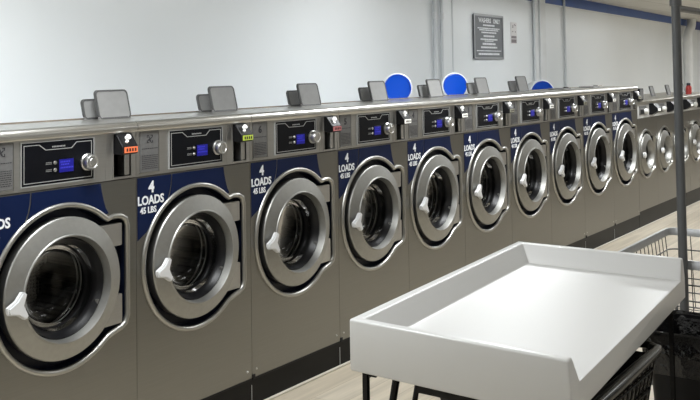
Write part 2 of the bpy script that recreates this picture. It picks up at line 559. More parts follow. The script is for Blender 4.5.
# ------------------------------------------------------------------ big washers
WP = 0.79
W = 0.788
ZK, ZF, ZR, ZT = 0.152, 1.275, 1.488, 1.535
CX, CZ = 0.385, 0.855
def outline(o, r0=0.333):
    pts = []
    n = 44
    for i in range(n + 1):
        a = math.radians(51 + (309 - 51) * i / n)
        pts.append((CX + (r0 + o) * math.cos(a), CZ + (r0 + o) * math.sin(a)))
    pts += [(0.618 + 0.25 * o, 0.610 - o), (0.655 + 0.3 * o, 0.622 - o), (0.692 + 0.3 * o, 0.632 - o), (0.712 + 0.75 * o, 0.644 - 0.75 * o), (0.722 + o, 0.672 - 0.2 * o),
            (0.722 + o, 0.86), (0.722 + o, 1.065 + 0.2 * o), (0.714 + 0.8 * o, 1.09 + 0.75 * o), (0.692 + 0.3 * o, 1.103 + o), (0.650 + 0.2 * o, 1.106 + o), (0.618 + 0.25 * o, 1.098 + o)]
    return pts

def ring(o, y): return [(x, y, z) for x, z in outline(o)]

def build_washer():
    root = empty('washing_machine', (0, 0, 0))
    # cabinet: front sheet with cut-out, sides, back, bottom
    bm = bmesh.new()
    plate(bm, [rect(0, W, ZK, ZF), outline(0.006)], 0.0, 0.004)
    box(bm, 0, 0.004, 0.0045, 0.470, ZK, ZR - 0.001); box(bm, W - 0.004, W, 0.0045, 0.470, ZK, ZR - 0.001)
    box(bm, 0.004, W - 0.004, 0.466, 0.470, ZK, ZR - 0.001); box(bm, 0.004, W - 0.004, 0.0045, 0.466, ZK, ZK + 0.004)
    fin(bm, 'cabinet', STEEL, root)
    # control fascia with openings
    bm = bmesh.new()
    cs = (0.656, 0.757, 1.290, 1.484)
    plate(bm, [rect(0, W, ZF + 0.004, ZR), rect(*cs)], -0.001, 0.006)
    for (x0, x1, z0, z1) in (cs,):
        box(bm, x0 - 0.006, x0, -0.004, 0.0, z0 - 0.006, z1); box(bm, x1, x1 + 0.006, -0.004, 0.0, z0 - 0.006, z1)
        box(bm, x0, x1, -0.004, 0.0, z0 - 0.006, z0)
    # shallow vertical fold lines
    box(bm, 0.610, 0.6115, -0.0022, -0.001, ZF + 0.006, ZR - 0.002)
    fas = fin(bm, 'fascia', FASCIA, root)
    # coin compartment
    bm = bmesh.new()
    x0, x1, z0, z1 = cs
    box(bm, x0 - 0.004, x0, 0.0065, 0.09, z0, z1); box(bm, x1, x1 + 0.004, 0.0065, 0.09, z0, z1)
    box(bm, x0, x1, 0.086, 0.09, z0, z1); box(bm, x0, x1, 0.0065, 0.086, z0 - 0.004, z0); box(bm, x0, x1, 0.0065, 0.086, z1, z1 + 0.003)
    coin = fin(bm, 'coin_slot', BLACKPL, root)
    bm = bmesh.new(); box(bm, 0.722, 0.752, 0.0, 0.05, 1.294, 1.40, 0.003); fin(bm, 'coin_chute', FASCIA, coin)
    # coin head: wedge leaning out of the slot
    bm = bmesh.new()
    prof = [(0.03, 1.482), (-0.018, 1.482), (-0.060, 1.428), (-0.060, 1.398), (-0.050, 1.392), (0.03, 1.392)]
    a = [bm.verts.new((0.660, y, z)) for y, z in prof]; b = [bm.verts.new((0.750, y, z)) for y, z in prof]
    bm.faces.new(a); bm.faces.new(b[::-1])
    for i in range(len(prof)):
        j = (i + 1) % len(prof)
        bm.faces.new((a[i], b[i], b[j], a[j]))
    bmesh.ops.bevel(bm, geom=list(bm.edges), offset=0.002, segments=1, affect='EDGES')
    head = fin(bm, 'coin_reader', BLACKPL, root)
    bm = bmesh.new(); box(bm, 0.668, 0.744, -0.0635, -0.0605, 1.400, 1.426); fin(bm, 'reader_screen', ORANGE, head)
    bm = bmesh.new()
    for q in range(4):
        xx = 0.678 + q * 0.016
        box(bm, xx, xx + 0.009, -0.0648, -0.0638, 1.406, 1.420)
    fin(bm, 'screen_digits', SEG, head)
    bm = bmesh.new()
    d = Vector((0, -0.8, 0.58))
    tube(bm, [(0.708, -0.030, 1.460), (0.708, -0.046, 1.472)], 0.012, 14)
    tube(bm, [(0.694, -0.040, 1.444), (0.694, -0.052, 1.453)], 0.007, 12)
    fin(bm, 'coin_button', mat_white_button, head, 40)
    # control panel
    bm = bmesh.new(); box(bm, 0.205, 0.570, -0.007, -0.0012, 1.300, 1.475, 0.003); pan = fin(bm, 'control_panel', BLACK, root)
    bm = bmesh.new()
    o1 = [(0.214, 1.309), (0.560, 1.309), (0.560, 1.466), (0.478, 1.466), (0.452, 1.443), (0.322, 1.443), (0.290, 1.466), (0.214, 1.466)]
    o2 = [(0.217, 1.312), (0.557, 1.312), (0.557, 1.463), (0.4795, 1.463), (0.4535, 1.440), (0.3205, 1.440), (0.2885, 1.463), (0.217, 1.463)]
    plate(bm, [o1, o2], -0.0085, -0.0072)
    plate(bm, [rect(0.201, 0.574, 1.2955, 1.4785), rect(0.2045, 0.5705, 1.2995, 1.4755)], -0.0085, -0.0012)
    fin(bm, 'panel_border', SILVERLINE, pan)
    bm = bmesh.new(); box(bm, 0.388, 0.462, -0.0095, -0.0072, 1.342, 1.396, 0.001); scr = fin(bm, 'display_screen', LCD, pan)
    bm = bmesh.new()
    for (xx, zz, ww) in ((0.394, 1.383, 0.05), (0.398, 1.372, 0.035), (0.394, 1.358, 0.06)):
        q = xx
        while q < xx + ww:
            box(bm, q, q + 0.005, -0.0103, -0.0097, zz, zz + 0.006); q += 0.0085
    fin(bm, 'lettering', LCDTXT, pan)
    for zz in (1.385, 1.355):
        bm = bmesh.new(); lathe(bm, [(0, -0.013), (0.006, -0.013), (0.008, -0.010), (0.008, -0.0072)], 0.367, zz, 16); fin(bm, 'button', CHROME, pan, 40)
    bm = bmesh.new()
    for zz in (1.388, 1.382, 1.358, 1.352):
        q = 0.322
        while q < 0.350:
            box(bm, q, q + 0.004, -0.0079, -0.0073, zz - 0.0012, zz + 0.0012); q += 0.006
    for q in range(9):
        box(bm, 0.354 + q * 0.0075, 0.359 + q * 0.0075, -0.0079, -0.0073, 1.450, 1.456)
    fin(bm, 'lettering', SILVERLINE, pan)
    # dial
    bm = bmesh.new()
    lathe(bm, [(0.037, -0.0072), (0.037, -0.014), (0.033, -0.018), (0.033, -0.042), (0.030, -0.047), (0.024, -0.048), (0.022, -0.045), (0.018, -0.045), (0.016, -0.047), (0, -0.047)], 0.535, 1.374, 40)
    fin(bm, 'dial', CHROME, pan, 35)
    # name plate
    bm = bmesh.new(); box(bm, 0.022, 0.138, -0.004, -0.0012, 1.295, 1.484, 0.002); npl = fin(bm, 'name_plate', PLATE, root)
    bm = bmesh.new()
    box(bm, 0.018, 0.1415, -0.006, -0.0012, 1.2905, 1.2945); box(bm, 0.1385, 0.1415, -0.005, -0.0012, 1.295, 1.482)
    fin(bm, 'plate_edge', RIMST, npl)
    rr = random.Random(5)
    bm = bmesh.new()
    zz = 1.402
    while zz > 1.305:
        x = 0.032
        hh = 0.0035
        if 1.372 < zz < 1.395:
            zz -= 0.006
            continue
        while x < 0.128:
            wl = rr.uniform(0.004, 0.011)
            box(bm, x, min(x + wl, 0.130), -0.0046, -0.0042, zz, zz + hh); x += wl + 0.0025
        zz -= 0.0085
    fin(bm, 'lettering', PLATETXT, npl)
    # decal
    bm = bmesh.new()
    d1 = [(0.006, 1.271), (0.006, 0.985), (0.030, 1.000), (0.060, 1.018), (0.107, 1.066), (0.150, 1.108), (0.178, 1.135), (0.196, 1.160), (0.208, 1.190), (0.216, 1.225), (0.220, 1.271)]
    plate(bm, [d1[::-1]], -0.0016, -0.0004)
    arc = []
    for i in range(13):
        a = math.radians(132 - (132 - 53) * i / 12)
        arc.append((CX + 0.342 * math.cos(a), CZ + 0.342 * math.sin(a)))
    d2 = [(0.227, 1.271), (0.223, 1.225), (0.215, 1.187), (0.203, 1.157), (0.188, 1.132)] + arc[1:] + [(0.628, 1.135), (0.612, 1.160), (0.600, 1.195), (0.590, 1.235), (0.584, 1.271)]
    plate(bm, [d2], -0.0016, -0.0004)
    dec = fin(bm, 'decal', DECAL, root)
    lines = [('4', 0.072, 0.092, 1.222, -0.0022, 0.035, 0.95), ('LOADS', 0.056, 0.088, 1.163, -0.0022, 0.03, 0.92), ('45 LBS', 0.040, 0.072, 1.118, -0.0022, 0.03, 0.9)]
    texts('lettering', lines, WHITE_INK, dec)
    # rim bead round the door recess
    bm = bmesh.new()
    loft(bm, [ring(0.024, 0.0), ring(0.023, -0.006), ring(0.018, -0.012), ring(0.010, -0.013), ring(0.003, -0.008), ring(0.0, 0.002), ring(0.0, 0.006)])
    fin(bm, 'recess_rim', RIMST, root, 60)
    # recess pan
    bm = bmesh.new()
    loft(bm, [ring(0.0, 0.0065), ring(-0.004, 0.052)])
    plate(bm, [outline(-0.0041), circ(CX, CZ, 0.205, 48)], 0.052, 0.054)
    fin(bm, 'door_recess', NAVY, root)
    # hinge plates
    for z0, z1 in ((0.985, 1.085), (0.640, 0.770)):
        bm = bmesh.new(); plate(bm, [rrect(0.560, 0.700, z0, z1, 0.006)], -0.004, 0.020)
        bmesh.ops.bevel(bm, geom=[e_ for e_ in bm.edges if e_.calc_face_angle(0) > 1.2], offset=0.002, segments=1, affect='EDGES')
        hg = fin(bm, 'hinge_plate', FASCIA, root)
    # door ring
    bm = bmesh.new()
    lathe(bm, [(0.280, 0.045), (0.293, 0.040), (0.297, 0.000), (0.297, -0.010), (0.2935, -0.0155), (0.287, -0.018), (0.227, -0.038), (0.224, -0.043), (0.2195, -0.044), (0.2175, -0.038), (0.210, -0.004), (0.213, 0.045)], CX, CZ, 96,
          mis=[0, 0, 2, 2, 2, 0, 2, 2, 2, 1, 1])
    door = fin(bm, 'door', [DOORST, INNERST, RIMST], root, 14)
    # gasket rings + glass
    bm = bmesh.new()
    lathe(bm, [(0.2115, -0.003), (0.205, -0.006), (0.195, 0.016), (0.183, 0.034), (0.184, 0.050), (0.176, 0.060), (0.170, 0.075), (0.176, 0.090), (0.200, 0.095)], CX, CZ, 64)
    fin(bm, 'gasket', RUBBER, door, 50)
    bm = bmesh.new()
    lathe(bm, [(0.181, 0.034), (0.178, 0.052), (0.172, 0.075), (0.160, 0.100), (0.135, 0.118), (0.09, 0.128), (0.0, 0.132)], CX, CZ, 64)
    fin(bm, 'door_glass', GLASS, door, True)
    # steel rings seen inside
    bm = bmesh.new()
    pts = [(CX + 0.171 * math.cos(2 * PI * q / 64), 0.098, CZ + 0.171 * math.sin(2 * PI * q / 64)) for q in range(64)]
    tube(bm, pts, 0.0035, 6, closed=True)
    pts = [(CX + 0.183 * math.cos(2 * PI * q / 64), 0.140, CZ + 0.183 * math.sin(2 * PI * q / 64)) for q in range(64)]
    tube(bm, pts, 0.004, 6, closed=True)
    fin(bm, 'seal_ring', FASCIA, door, True)
    # handle: three-armed latch
    bm = bmesh.new()
    tri = []
    hc = (0.124, 0.836)
    arms = [((-0.046, -0.010), 0.015), ((0.036, -0.048), 0.011), ((0.026, 0.050), 0.013)]
    pts = []
    for i, ((ax, az), rr_) in enumerate(arms):
        L_ = math.hypot(ax, az); ux, uz = ax / L_, az / L_; px, pz = -uz, ux
        pts.append((hc[0] + ax + px * -rr_, hc[1] + az + pz * -rr_))
        pts.append((hc[0] + ax + ux * 0.004, hc[1] + az + uz * 0.004))
        pts.append((hc[0] + ax + px * rr_, hc[1] + az + pz * rr_))
        nx, nz = arms[(i + 1) % 3][0]
        mx, mz = [(-0.004, -0.032), (0.024, 0.002), (-0.010, 0.026)][i]
        pts.append((hc[0] + mx, hc[1] + mz))
    plate(bm, [pts], -0.066, -0.038)
    bmesh.ops.recalc_face_normals(bm, faces=bm.faces)
    bmesh.ops.bevel(bm, geom=[e_ for e_ in bm.edges if e_.is_manifold and e_.calc_face_angle(0) > 0.9 and abs(e_.verts[0].co.y - e_.verts[1].co.y) < 1e-5], offset=0.006, segments=2, affect='EDGES')
    fin(bm, 'door_handle', HANDLE, door, 50)
    # drum
    bm = bmesh.new()
    lathe(bm, [(0.186, 0.10), (0.200, 0.12), (0.245, 0.135), (0.250, 0.16), (0.250, 0.44), (0.24, 0.45), (0.11, 0.455), (0.09, 0.435), (0.0, 0.43)], CX, CZ, 64)
    for q in range(3):
        a = PI / 2 + q * 2 * PI / 3 + 0.4
        ca, sa = math.cos(a), math.sin(a)
        vsx = []
        for yy in (0.16, 0.44):
            for rr2, t in ((0.249, -0.05), (0.19, -0.012), (0.19, 0.012), (0.249, 0.05)):
                vsx.append(bm.verts.new((CX + rr2 * ca - t * sa, yy, CZ + rr2 * sa + t * ca)))
        for i in range(3):
            bm.faces.new((vsx[i], vsx[i + 1], vsx[i + 5], vsx[i + 4]))
        bm.faces.new(vsx[:4]); bm.faces.new(vsx[4:][::-1])
    fin(bm, 'drum', DRUMM, root, 40)
    # top trim and deck
    bm = bmesh.new()
    prof = [(0.02, ZR), (-0.012, ZR), (-0.016, ZR + 0.006), (-0.016, ZR + 0.022), (-0.012, ZR + 0.036), (0.0, ZR + 0.045), (0.02, ZT), (0.40, ZT), (0.405, ZT - 0.03), (0.47, ZT - 0.035), (0.47, ZR)]
    a = [bm.verts.new((0.0005, y, z)) for y, z in prof]; b = [bm.verts.new((W - 0.0005, y, z)) for y, z in prof]
    bm.faces.new(a); bm.faces.new(b[::-1])
    for i in range(len(prof)):
        j = (i + 1) % len(prof)
        bm.faces.new((a[i], b[i], b[j], a[j]))
    top = fin(bm, 'top_trim', TOPST, root, 40)
    bm = bmesh.new(); box(bm, 0.001, W - 0.001, 0.385, 0.400, ZT, ZT + 0.006, 0.001); fin(bm, 'rear_edge', BRONZE, top)
    # screws and foot clip
    bm = bmesh.new()
    for xx in (0.035, W - 0.035):
        lathe(bm, [(0, -0.003), (0.005, -0.003), (0.006, -0.0005)], xx, ZK + 0.040, 10)
    fin(bm, 'screw', CHROME, root, True)
    bm = bmesh.new(); box(bm, 0.0, 0.020, -0.006, -0.0005, ZK - 0.006, ZK + 0.018, 0.002); box(bm, 0.001, W - 0.001, -0.003, 0.02, ZK - 0.010, ZK - 0.0005)
    fin(bm, 'base_clip', BLACKPL, root)
    return root

mat_white_button = mat('white_button', (0.85, 0.85, 0.83), 0.3, emit=(1, 1, 0.98), estr=0.35)

def add_lids(root, w_, zt, x0=0.036, wd=0.195, hf=0.137, hr=0.094, open_=True):
    if open_:
        for (xx, yy, hh, nm) in ((x0, 0.290, hf, 'soap_lid'), (max(x0 - 0.055, 0.004), 0.358, hr, 'soap_lid')):
            if hh == 0:
                continue
            bm = bmesh.new()
            shear = 0.22
            # tapered rounded plate leaning back
            lp = rrect(xx, xx + wd, 0.0, hh, 0.02)
            lp = [(x, z if z > 0.021 else (0.0 if z < 0.0205 else z)) for x, z in lp]
            plate(bm, [[(x, z) for x, z in lp]], 0, 0.012, 0)
            for v in bm.verts:
                z = v.co.z
                v.co.y += yy + z * 0.25
                v.co.z = z + zt
            l = fin(bm, nm, LIDM, root)
            bm = bmesh.new()
            plate(bm, [rrect(xx - 0.003, xx + wd + 0.003, 0.0, hh + 0.003, 0.022), rrect(xx + 0.003, xx + wd - 0.003, 0.004, hh - 0.004, 0.018)], -0.002, 0.014, 0)
            for v in bm.verts:
                z = v.co.z
                v.co.y += yy + z * 0.25
                v.co.z = z + zt + 0.0005
            fin(bm, 'lid_edge', LIDEDGE, l)
            bm = bmesh.new()
            tube(bm, [(xx + 0.02, yy + 0.006, zt + 0.004), (xx + wd - 0.02, yy + 0.006, zt + 0.004)], 0.006, 8)
            fin(bm, 'lid_hinge', LIDEDGE, l)
    else:
        bm = bmesh.new()
        box(bm, x0, x0 + wd, 0.20, 0.36, zt + 0.0005, zt + 0.012, 0.004)
        l = fin(bm, 'soap_lid', LIDM, root)
        bm = bmesh.new(); box(bm, x0 + 0.06, x0 + 0.14, 0.205, 0.225, zt + 0.0125, zt + 0.022, 0.003); fin(bm, 'lid_catch', BLACKPL, l)

proto = build_washer()
G1 = 'large front-loading washers in the long row'
labs = [
    ('nearest stainless washer with an orange coin screen, door cut by the left edge', 'E', ORANGE),
    ('stainless washer with a green coin screen and emblem plate, second from the left', 'E', YGREEN),
    ('stainless washer with a pink coin screen and a 6 plate, third from left', '6', PINK),
    ('stainless washer directly above the near corner of the white table, fourth from the left', '5', WHITESC),
    ('stainless washer in front of the leftmost blue pail lid, fifth from the left', '4', WHITESC),
    ('stainless washer in front of the middle blue pail lid, sixth from the left', '3', DIMSC),
    ('stainless washer above the far left corner of the white table, seventh from left', '2', WHITESC),
    ('stainless washer with the last open soap lids of the tall row, eighth from left', '1', DIMSC),
    ('stainless washer ninth from the left, next to last of the tall row', '2', WHITESC),
    ('stainless washer tenth and last of the tall row, beside the shorter washers', '3', DIMSC)]
washers = []
for i in range(10):
    r_ = proto if i == 0 else copy_tree(proto)
    washers.append(r_)
for i, r_ in enumerate(washers):
    r_.location = (i * WP, 0, 0)
    tag(r_, labs[i][0], 'washing machine', G1)
    head = child(r_, 'coin_reader')
    scr = child(head, 'reader_screen')
    if i > 0:
        scr.data = scr.data.copy()
        scr.data.materials[0] = labs[i][2]
    npl = child(r_, 'name_plate')
    if labs[i][1] == 'E':
        bm = bmesh.new()
        x0, x1, z0, z1 = 0.064, 0.100, 1.430, 1.466
        L_ = 0.012; t = 0.0035
        for (cx_, cz_, sx, sz) in ((x0, z0, 1, 1), (x1, z0, -1, 1), (x0, z1, 1, -1), (x1, z1, -1, -1)):
            box(bm, min(cx_, cx_ + sx * L_), max(cx_, cx_ + sx * L_), -0.0052, -0.0042, min(cz_, cz_ + sz * t), max(cz_, cz_ + sz * t))
            box(bm, min(cx_, cx_ + sx * t), max(cx_, cx_ + sx * t), -0.0052, -0.0042, min(cz_, cz_ + sz * L_), max(cz_, cz_ + sz * L_))
        plate(bm, [[(0.073, 1.459), (0.077, 1.462), (0.083, 1.450), (0.094, 1.458), (0.092, 1.450), (0.084, 1.445), (0.090, 1.436), (0.084, 1.434), (0.078, 1.442), (0.070, 1.438), (0.071, 1.446), (0.078, 1.450)]], -0.0052, -0.0042)
        fin(bm, 'emblem', PLATETXT, npl)
    else:
        texts('plate_number', [(labs[i][1], 0.052, 0.080, 1.442, -0.0046, 0.03, 1.0)], PLATETXT, npl)
    # lids live at the left end of each machine's deck; the last two are shut
    add_lids(r_, W, ZT, open_=(i < 8))

q = child(washers[0], 'control_panel'); q.location.x = -0.03
q = child(child(washers[0], 'decal'), 'lettering'); q.location.x = -0.045

# continuous black plinth under the row
pl = empty('plinth', (0, 0, 0)); tag(pl, 'long black base under the row of tall stainless washers', 'plinth')
bm = bmesh.new(); box(bm, 0.0, 7.898, 0.006, 0.468, 0.0005, 0.141, 0.002); fin(bm, 'base', PLINTHM, pl)
bm = bmesh.new(); box(bm, -0.0, 7.898, -0.012, 0.0055, 0.0005, 0.012, 0.003); fin(bm, 'floor_strip', mat('pale_strip', (0.62, 0.58, 0.50), 0.5), pl)
bm = bmesh.new()
for i in range(1, 10):
    box(bm, i * WP - 0.0015, i * WP + 0.0015, 0.003, 0.0055, 0.012, 0.115)
fin(bm, 'joint', SILVERLINE, pl)

# ------------------------------------------------------------------ smaller washers of the far bank
SW, SH = 0.66, 1.372
def build_small():
    root = empty('washing_machine', (0, 0, 0))
    w_ = SW - 0.002
    cx, cz, r0 = 0.27, 0.782, 0.248
    zf = 1.175
    def outl(o):
        pts = []
        for i in range(33):
            a = math.radians(50 + 260 * i / 32)
            pts.append((cx + (r0 + o) * math.cos(a), cz + (r0 + o) * math.sin(a)))
        pts += [(cx + 0.19, 0.592 - o), (cx + 0.255 + o * .8, 0.61 - o), (cx + 0.272 + o, 0.63), (cx + 0.272 + o, 0.94), (cx + 0.255 + 0.8 * o, 0.958 + o), (cx + 0.19, 0.968 + o)]
        return pts
    def rg(o, y): return [(x, y, z) for x, z in outl(o)]
    bm = bmesh.new()
    plate(bm, [rect(0, w_, 0.18, zf), outl(0.004)], 0, 0.004)
    box(bm, 0, 0.004, 0.0045, 0.68, 0.18, SH - 0.03); box(bm, w_ - 0.004, w_, 0.0045, 0.68, 0.18, SH - 0.03)
    box(bm, 0.004, w_ - 0.004, 0.676, 0.68, 0.18, SH - 0.03); box(bm, 0.004, w_ - 0.004, 0.0045, 0.676, 0.18, 0.184)
    fin(bm, 'cabinet', STEEL, root)
    bm = bmesh.new(); plate(bm, [rect(0, w_, zf + 0.004, SH - 0.04)], -0.002, 0.006); fin(bm, 'fascia', mat('pale_fascia', (0.60, 0.60, 0.59), 0.4, 0.25), root)
    bm = bmesh.new(); box(bm, 0.06, 0.30, -0.008, -0.0022, zf + 0.04, SH - 0.06, 0.003); pan = fin(bm, 'control_panel', PLATE, root)
    bm = bmesh.new(); box(bm, 0.09, 0.20, -0.0105, -0.0082, zf + 0.05, zf + 0.10, 0.001); fin(bm, 'display_screen', BLACK, pan)
    bm = bmesh.new(); lathe(bm, [(0.03, -0.0082), (0.028, -0.04), (0.02, -0.044), (0, -0.044)], 0.25, zf + 0.075, 20); fin(bm, 'dial', WHITESC2, pan, 40)
    bm = bmesh.new()
    prof = [(0.0, SH - 0.045), (-0.05, SH - 0.045), (-0.10, zf + 0.10), (-0.10, zf + 0.07), (-0.03, zf + 0.03), (-0.0025, zf + 0.03)]
    prof[0] = (-0.0025, SH - 0.045)
    a = [bm.verts.new((0.40, y, z)) for y, z in prof]; b = [bm.verts.new((0.53, y, z)) for y, z in prof]
    bm.faces.new(a); bm.faces.new(b[::-1])
    for i in range(len(prof)):
        j = (i + 1) % len(prof); bm.faces.new((a[i], b[i], b[j], a[j]))
    head = fin(bm, 'coin_reader', BLACKPL, root)
    bm = bmesh.new(); box(bm, 0.415, 0.50, -0.104, -0.1005, zf + 0.072, zf + 0.098); fin(bm, 'reader_screen', WHITESC, head)
    bm = bmesh.new(); loft(bm, [rg(0.022, 0), rg(0.02, -0.014), rg(0.006, -0.016), rg(0.0, 0.006)]); fin(bm, 'recess_rim', RIMST, root, 60)
    bm = bmesh.new(); loft(bm, [rg(0.0, 0.0065), rg(-0.003, 0.05)]); plate(bm, [outl(-0.0032), circ(cx, cz, 0.16, 40)], 0.05, 0.052); fin(bm, 'door_recess', NAVY, root)
    bm = bmesh.new()
    lathe(bm, [(0.205, 0.040), (0.220, 0.03), (0.222, 0.0), (0.217, -0.014), (0.168, -0.042), (0.158, -0.044), (0.152, -0.036), (0.145, 0.03), (0.16, 0.04)], cx, cz, 56, mis=[0, 0, 0, 0, 0, 0, 1, 1])
    door = fin(bm, 'door', [DOORST, INNERST], root, 35)
    bm = bmesh.new(); lathe(bm, [(0.146, 0.025), (0.13, 0.06), (0.08, 0.085), (0, 0.09)], cx, cz, 40); fin(bm, 'door_glass', GLASS, door, True)
    bm = bmesh.new()
    lathe(bm, [(0.032, -0.030), (0.032, -0.050), (0.024, -0.058), (0, -0.060)], cx - 0.185, cz, 20); fin(bm, 'door_handle', HANDLE, door, 40)
    bm = bmesh.new(); lathe(bm, [(0.145, 0.10), (0.20, 0.12), (0.20, 0.40), (0, 0.40)], cx, cz, 40); fin(bm, 'drum', DRUMM, root, 40)
    bm = bmesh.new()
    prof = [(0.02, SH - 0.04), (-0.012, SH - 0.04), (-0.014, SH - 0.012), (0.0, SH - 0.002), (0.02, SH), (0.68, SH), (0.68, SH - 0.029), (0.02, SH - 0.029)]
    a = [bm.verts.new((0.0005, y, z)) for y, z in prof]; b = [bm.verts.new((w_ - 0.0005, y, z)) for y, z in prof]
    bm.faces.new(a); bm.faces.new(b[::-1])
    for i in range(len(prof)):
        j = (i + 1) % len(prof); bm.faces.new((a[i], b[i], b[j], a[j]))
    fin(bm, 'top_trim', TOPST, root, 40)
    add_lids(root, w_, SH, x0=0.15, wd=0.13, hf=0.125, hr=0)
    for q in [c for c in bpy.data.objects if c.parent == root and c.name.startswith('soap_lid')][:1]:
        pass
    return root
WHITESC2 = mat('pale_dial', (0.75, 0.75, 0.72), 0.35)
sp = build_small()
slabs = ['shorter stainless washer without a blue decal, directly beside the last tall washer', 'shorter stainless washer, second of the far bank, just left of the grey pole',
         'shorter stainless washer, third of the far bank, partly hidden behind the grey pole', 'shorter stainless washer under the red bottle, just right of the grey pole',
         'shorter stainless washer at the far end, at the very right edge of the photo']
for i in range(5):
    r_ = sp if i == 0 else copy_tree(sp)
    r_.location = (7.902 + i * SW, 0.0, 0)
    tag(r_, slabs[i], 'washing machine', 'shorter front-loading washers at the far end')
pl = empty('plinth', (0, 0, 0)); tag(pl, 'dark base under the shorter washers at the far end of the aisle', 'plinth')
bm = bmesh.new(); box(bm, 7.902, 11.20, 0.006, 0.66, 0.0005, 0.1785, 0.002); fin(bm, 'base', PLINTHM, pl)
bm = bmesh.new(); box(bm, 7.902, 11.20, -0.012, 0.0055, 0.0005, 0.012, 0.003); fin(bm, 'floor_strip', MATS['pale_strip'], pl)

# white-faced coin box on the end of the tall row
e = empty('coin_box', (7.93, -0.02, 1.374)); tag(e, 'small dark box with a grey face where the tall row meets shorter washers', 'box')
bm = bmesh.new(); box(bm, 0, 0.14, 0, 0.10, 0.0005, 0.13, 0.006); fin(bm, 'case', BLACKPL, e)
bm = bmesh.new(); box(bm, 0.015, 0.125, -0.006, -0.0005, 0.012, 0.118, 0.003); fin(bm, 'face_plate', PLATE, e)

# ------------------------------------------------------------------ things on the decks
def pail(x, y, z, r, L_, az, label, zt=ZT):
    e = empty('drum_pail', (x, y, z)); e.rotation_euler = (0, 0, az)
    tag(e, label, 'pail', 'white drum pails with round blue lids')
    bm = bmesh.new()
    lathe(bm, [(0, L_), (r * 0.9, L_), (r * 0.98, 0.02), (r * 1.03, 0.018), (r * 1.03, 0.004), (r * 0.96, 0.0), (r * 0.95, 0.002)], 0, 0, 48)
    fin(bm, 'pail_body', PAILW, e, 40)
    bm = bmesh.new()
    lathe(bm, [(0, -0.003), (r * 0.86, -0.003), (r * 0.89, -0.008), (r * 0.945, -0.006), (r * 0.95, 0.010), (0, 0.012)], 0, 0, 48)
    fin(bm, 'lid', BLUELID, e, 40)
az0 = -math.radians(52)
pail(3.946, 0.56, 1.495 + 0.116, 0.111, 0.10, az0, 'round blue pail lid facing out, leftmost of three above the washer tops')
pail(4.861, 0.56, 1.495 + 0.113, 0.108, 0.10, az0 + 0.1, 'round blue pail lid right of the paired wall conduits, middle of three')
pail(6.78, 0.60, 1.362 + 0.130, 0.126, 0.22, az0 + 0.12, 'half hidden blue lid with its white pail body showing, rightmost of three')

e = empty('service_bulkhead', (0.0, 0.475, 0.0)); tag(e, 'long white utility bulkhead running low behind the row of tall washers', 'bulkhead')
bm = bmesh.new(); box(bm, 0.0, 7.89, 0.0, 0.34, 0.001, 1.359, 0.003); fin(bm, 'casing', PAILW, e)
bm = bmesh.new()
for q in range(1, 6):
    box(bm, q * 1.3, q * 1.3 + 0.03, 0.0, 0.33, 1.3593, 1.3603)
fin(bm, 'joint_strip', CONDUIT, e)
e = empty('service_duct', (3.2, 0.476, 1.3605)); tag(e, 'low white ledge behind the washer tops carrying the two left blue lidded pails', 'ledge')
bm = bmesh.new(); box(bm, 0.0, 2.1, 0.0, 0.24, 0.0, 0.132, 0.004); fin(bm, 'casing', PAILW, e)
bm = bmesh.new()
for q in (0.02, 0.95, 1.86):
    box(bm, q, q + 0.02, -0.003, -0.0005, 0.01, 0.12)
fin(bm, 'joint_strip', CONDUIT, e)

e = empty('bottle', (10.36, 0.12, SH + 0.001)); tag(e, 'red plastic bottle with a dark cap standing on top of the far washers', 'bottle')
bm = bmesh.new()
def lathez(bm, prof, n=24):
    rings = []
    for r, z in prof:
        rings.append([bm.verts.new((r * math.cos(2 * PI * k / n), r * math.sin(2 * PI * k / n), z)) for k in range(n)] if r > 1e-6 else [bm.verts.new((0, 0, z))])
    for i in range(len(rings) - 1):
        a, b = rings[i], rings[i + 1]
        for k in range(n):
            k2 = (k + 1) % n
            if len(a) == 1: bm.faces.new((a[0], b[k], b[k2]))
            elif len(b) == 1: bm.faces.new((a[k], b[0], a[k2]))
            else: bm.faces.new((a[k], b[k], b[k2], a[k2]))
lathez(bm, [(0, 0), (0.034, 0), (0.037, 0.004), (0.037, 0.085), (0.030, 0.105), (0.022, 0.112), (0, 0.112)])
fin(bm, 'bottle_body', RED, e, 40)
bm = bmesh.new(); lathez(bm, [(0, 0.1125), (0.024, 0.1125), (0.026, 0.118), (0.025, 0.140), (0.018, 0.146), (0, 0.147)]); fin(bm, 'cap', DARKCAP, e, 40)

# ------------------------------------------------------------------ folding table
A = Vector((0.322, -1.519, 0)); B = Vector((1.849, -1.404, 0)); Cc = Vector((1.844, -2.161, 0)); D = Vector((0.288, -2.284, 0))
t = empty('folding_table', (1.05, -1.85, 0)); tag(t, 'white laundry folding table with a raised rim on three sides and black legs', 'table')
ctr = Vector((1.05, -1.85, 0))
HT, HL, HB = 0.95, 0.872, 0.785
def P(u, v, z):
    """u along the long side (0 near .. 1 far), v from washer side (0) to aisle side (1)"""
    p = (A * (1 - u) + B * u) * (1 - v) + (D * (1 - u) + Cc * u) * v
    return Vector((p.x, p.y, z)) - ctr
bm = bmesh.new()
Lx = (B - A).length; Ly = (D - A).length
su, sv = 1 / Lx, 1 / Ly
tw = 0.036; ti = 0.085
def V(u, v, z): return bm.verts.new(P(u, v, z))
# outer loop bottom
ob = [V(0, 0, HB), V(1, 0, HB), V(1, 1, HB), V(0, 1, HB)]
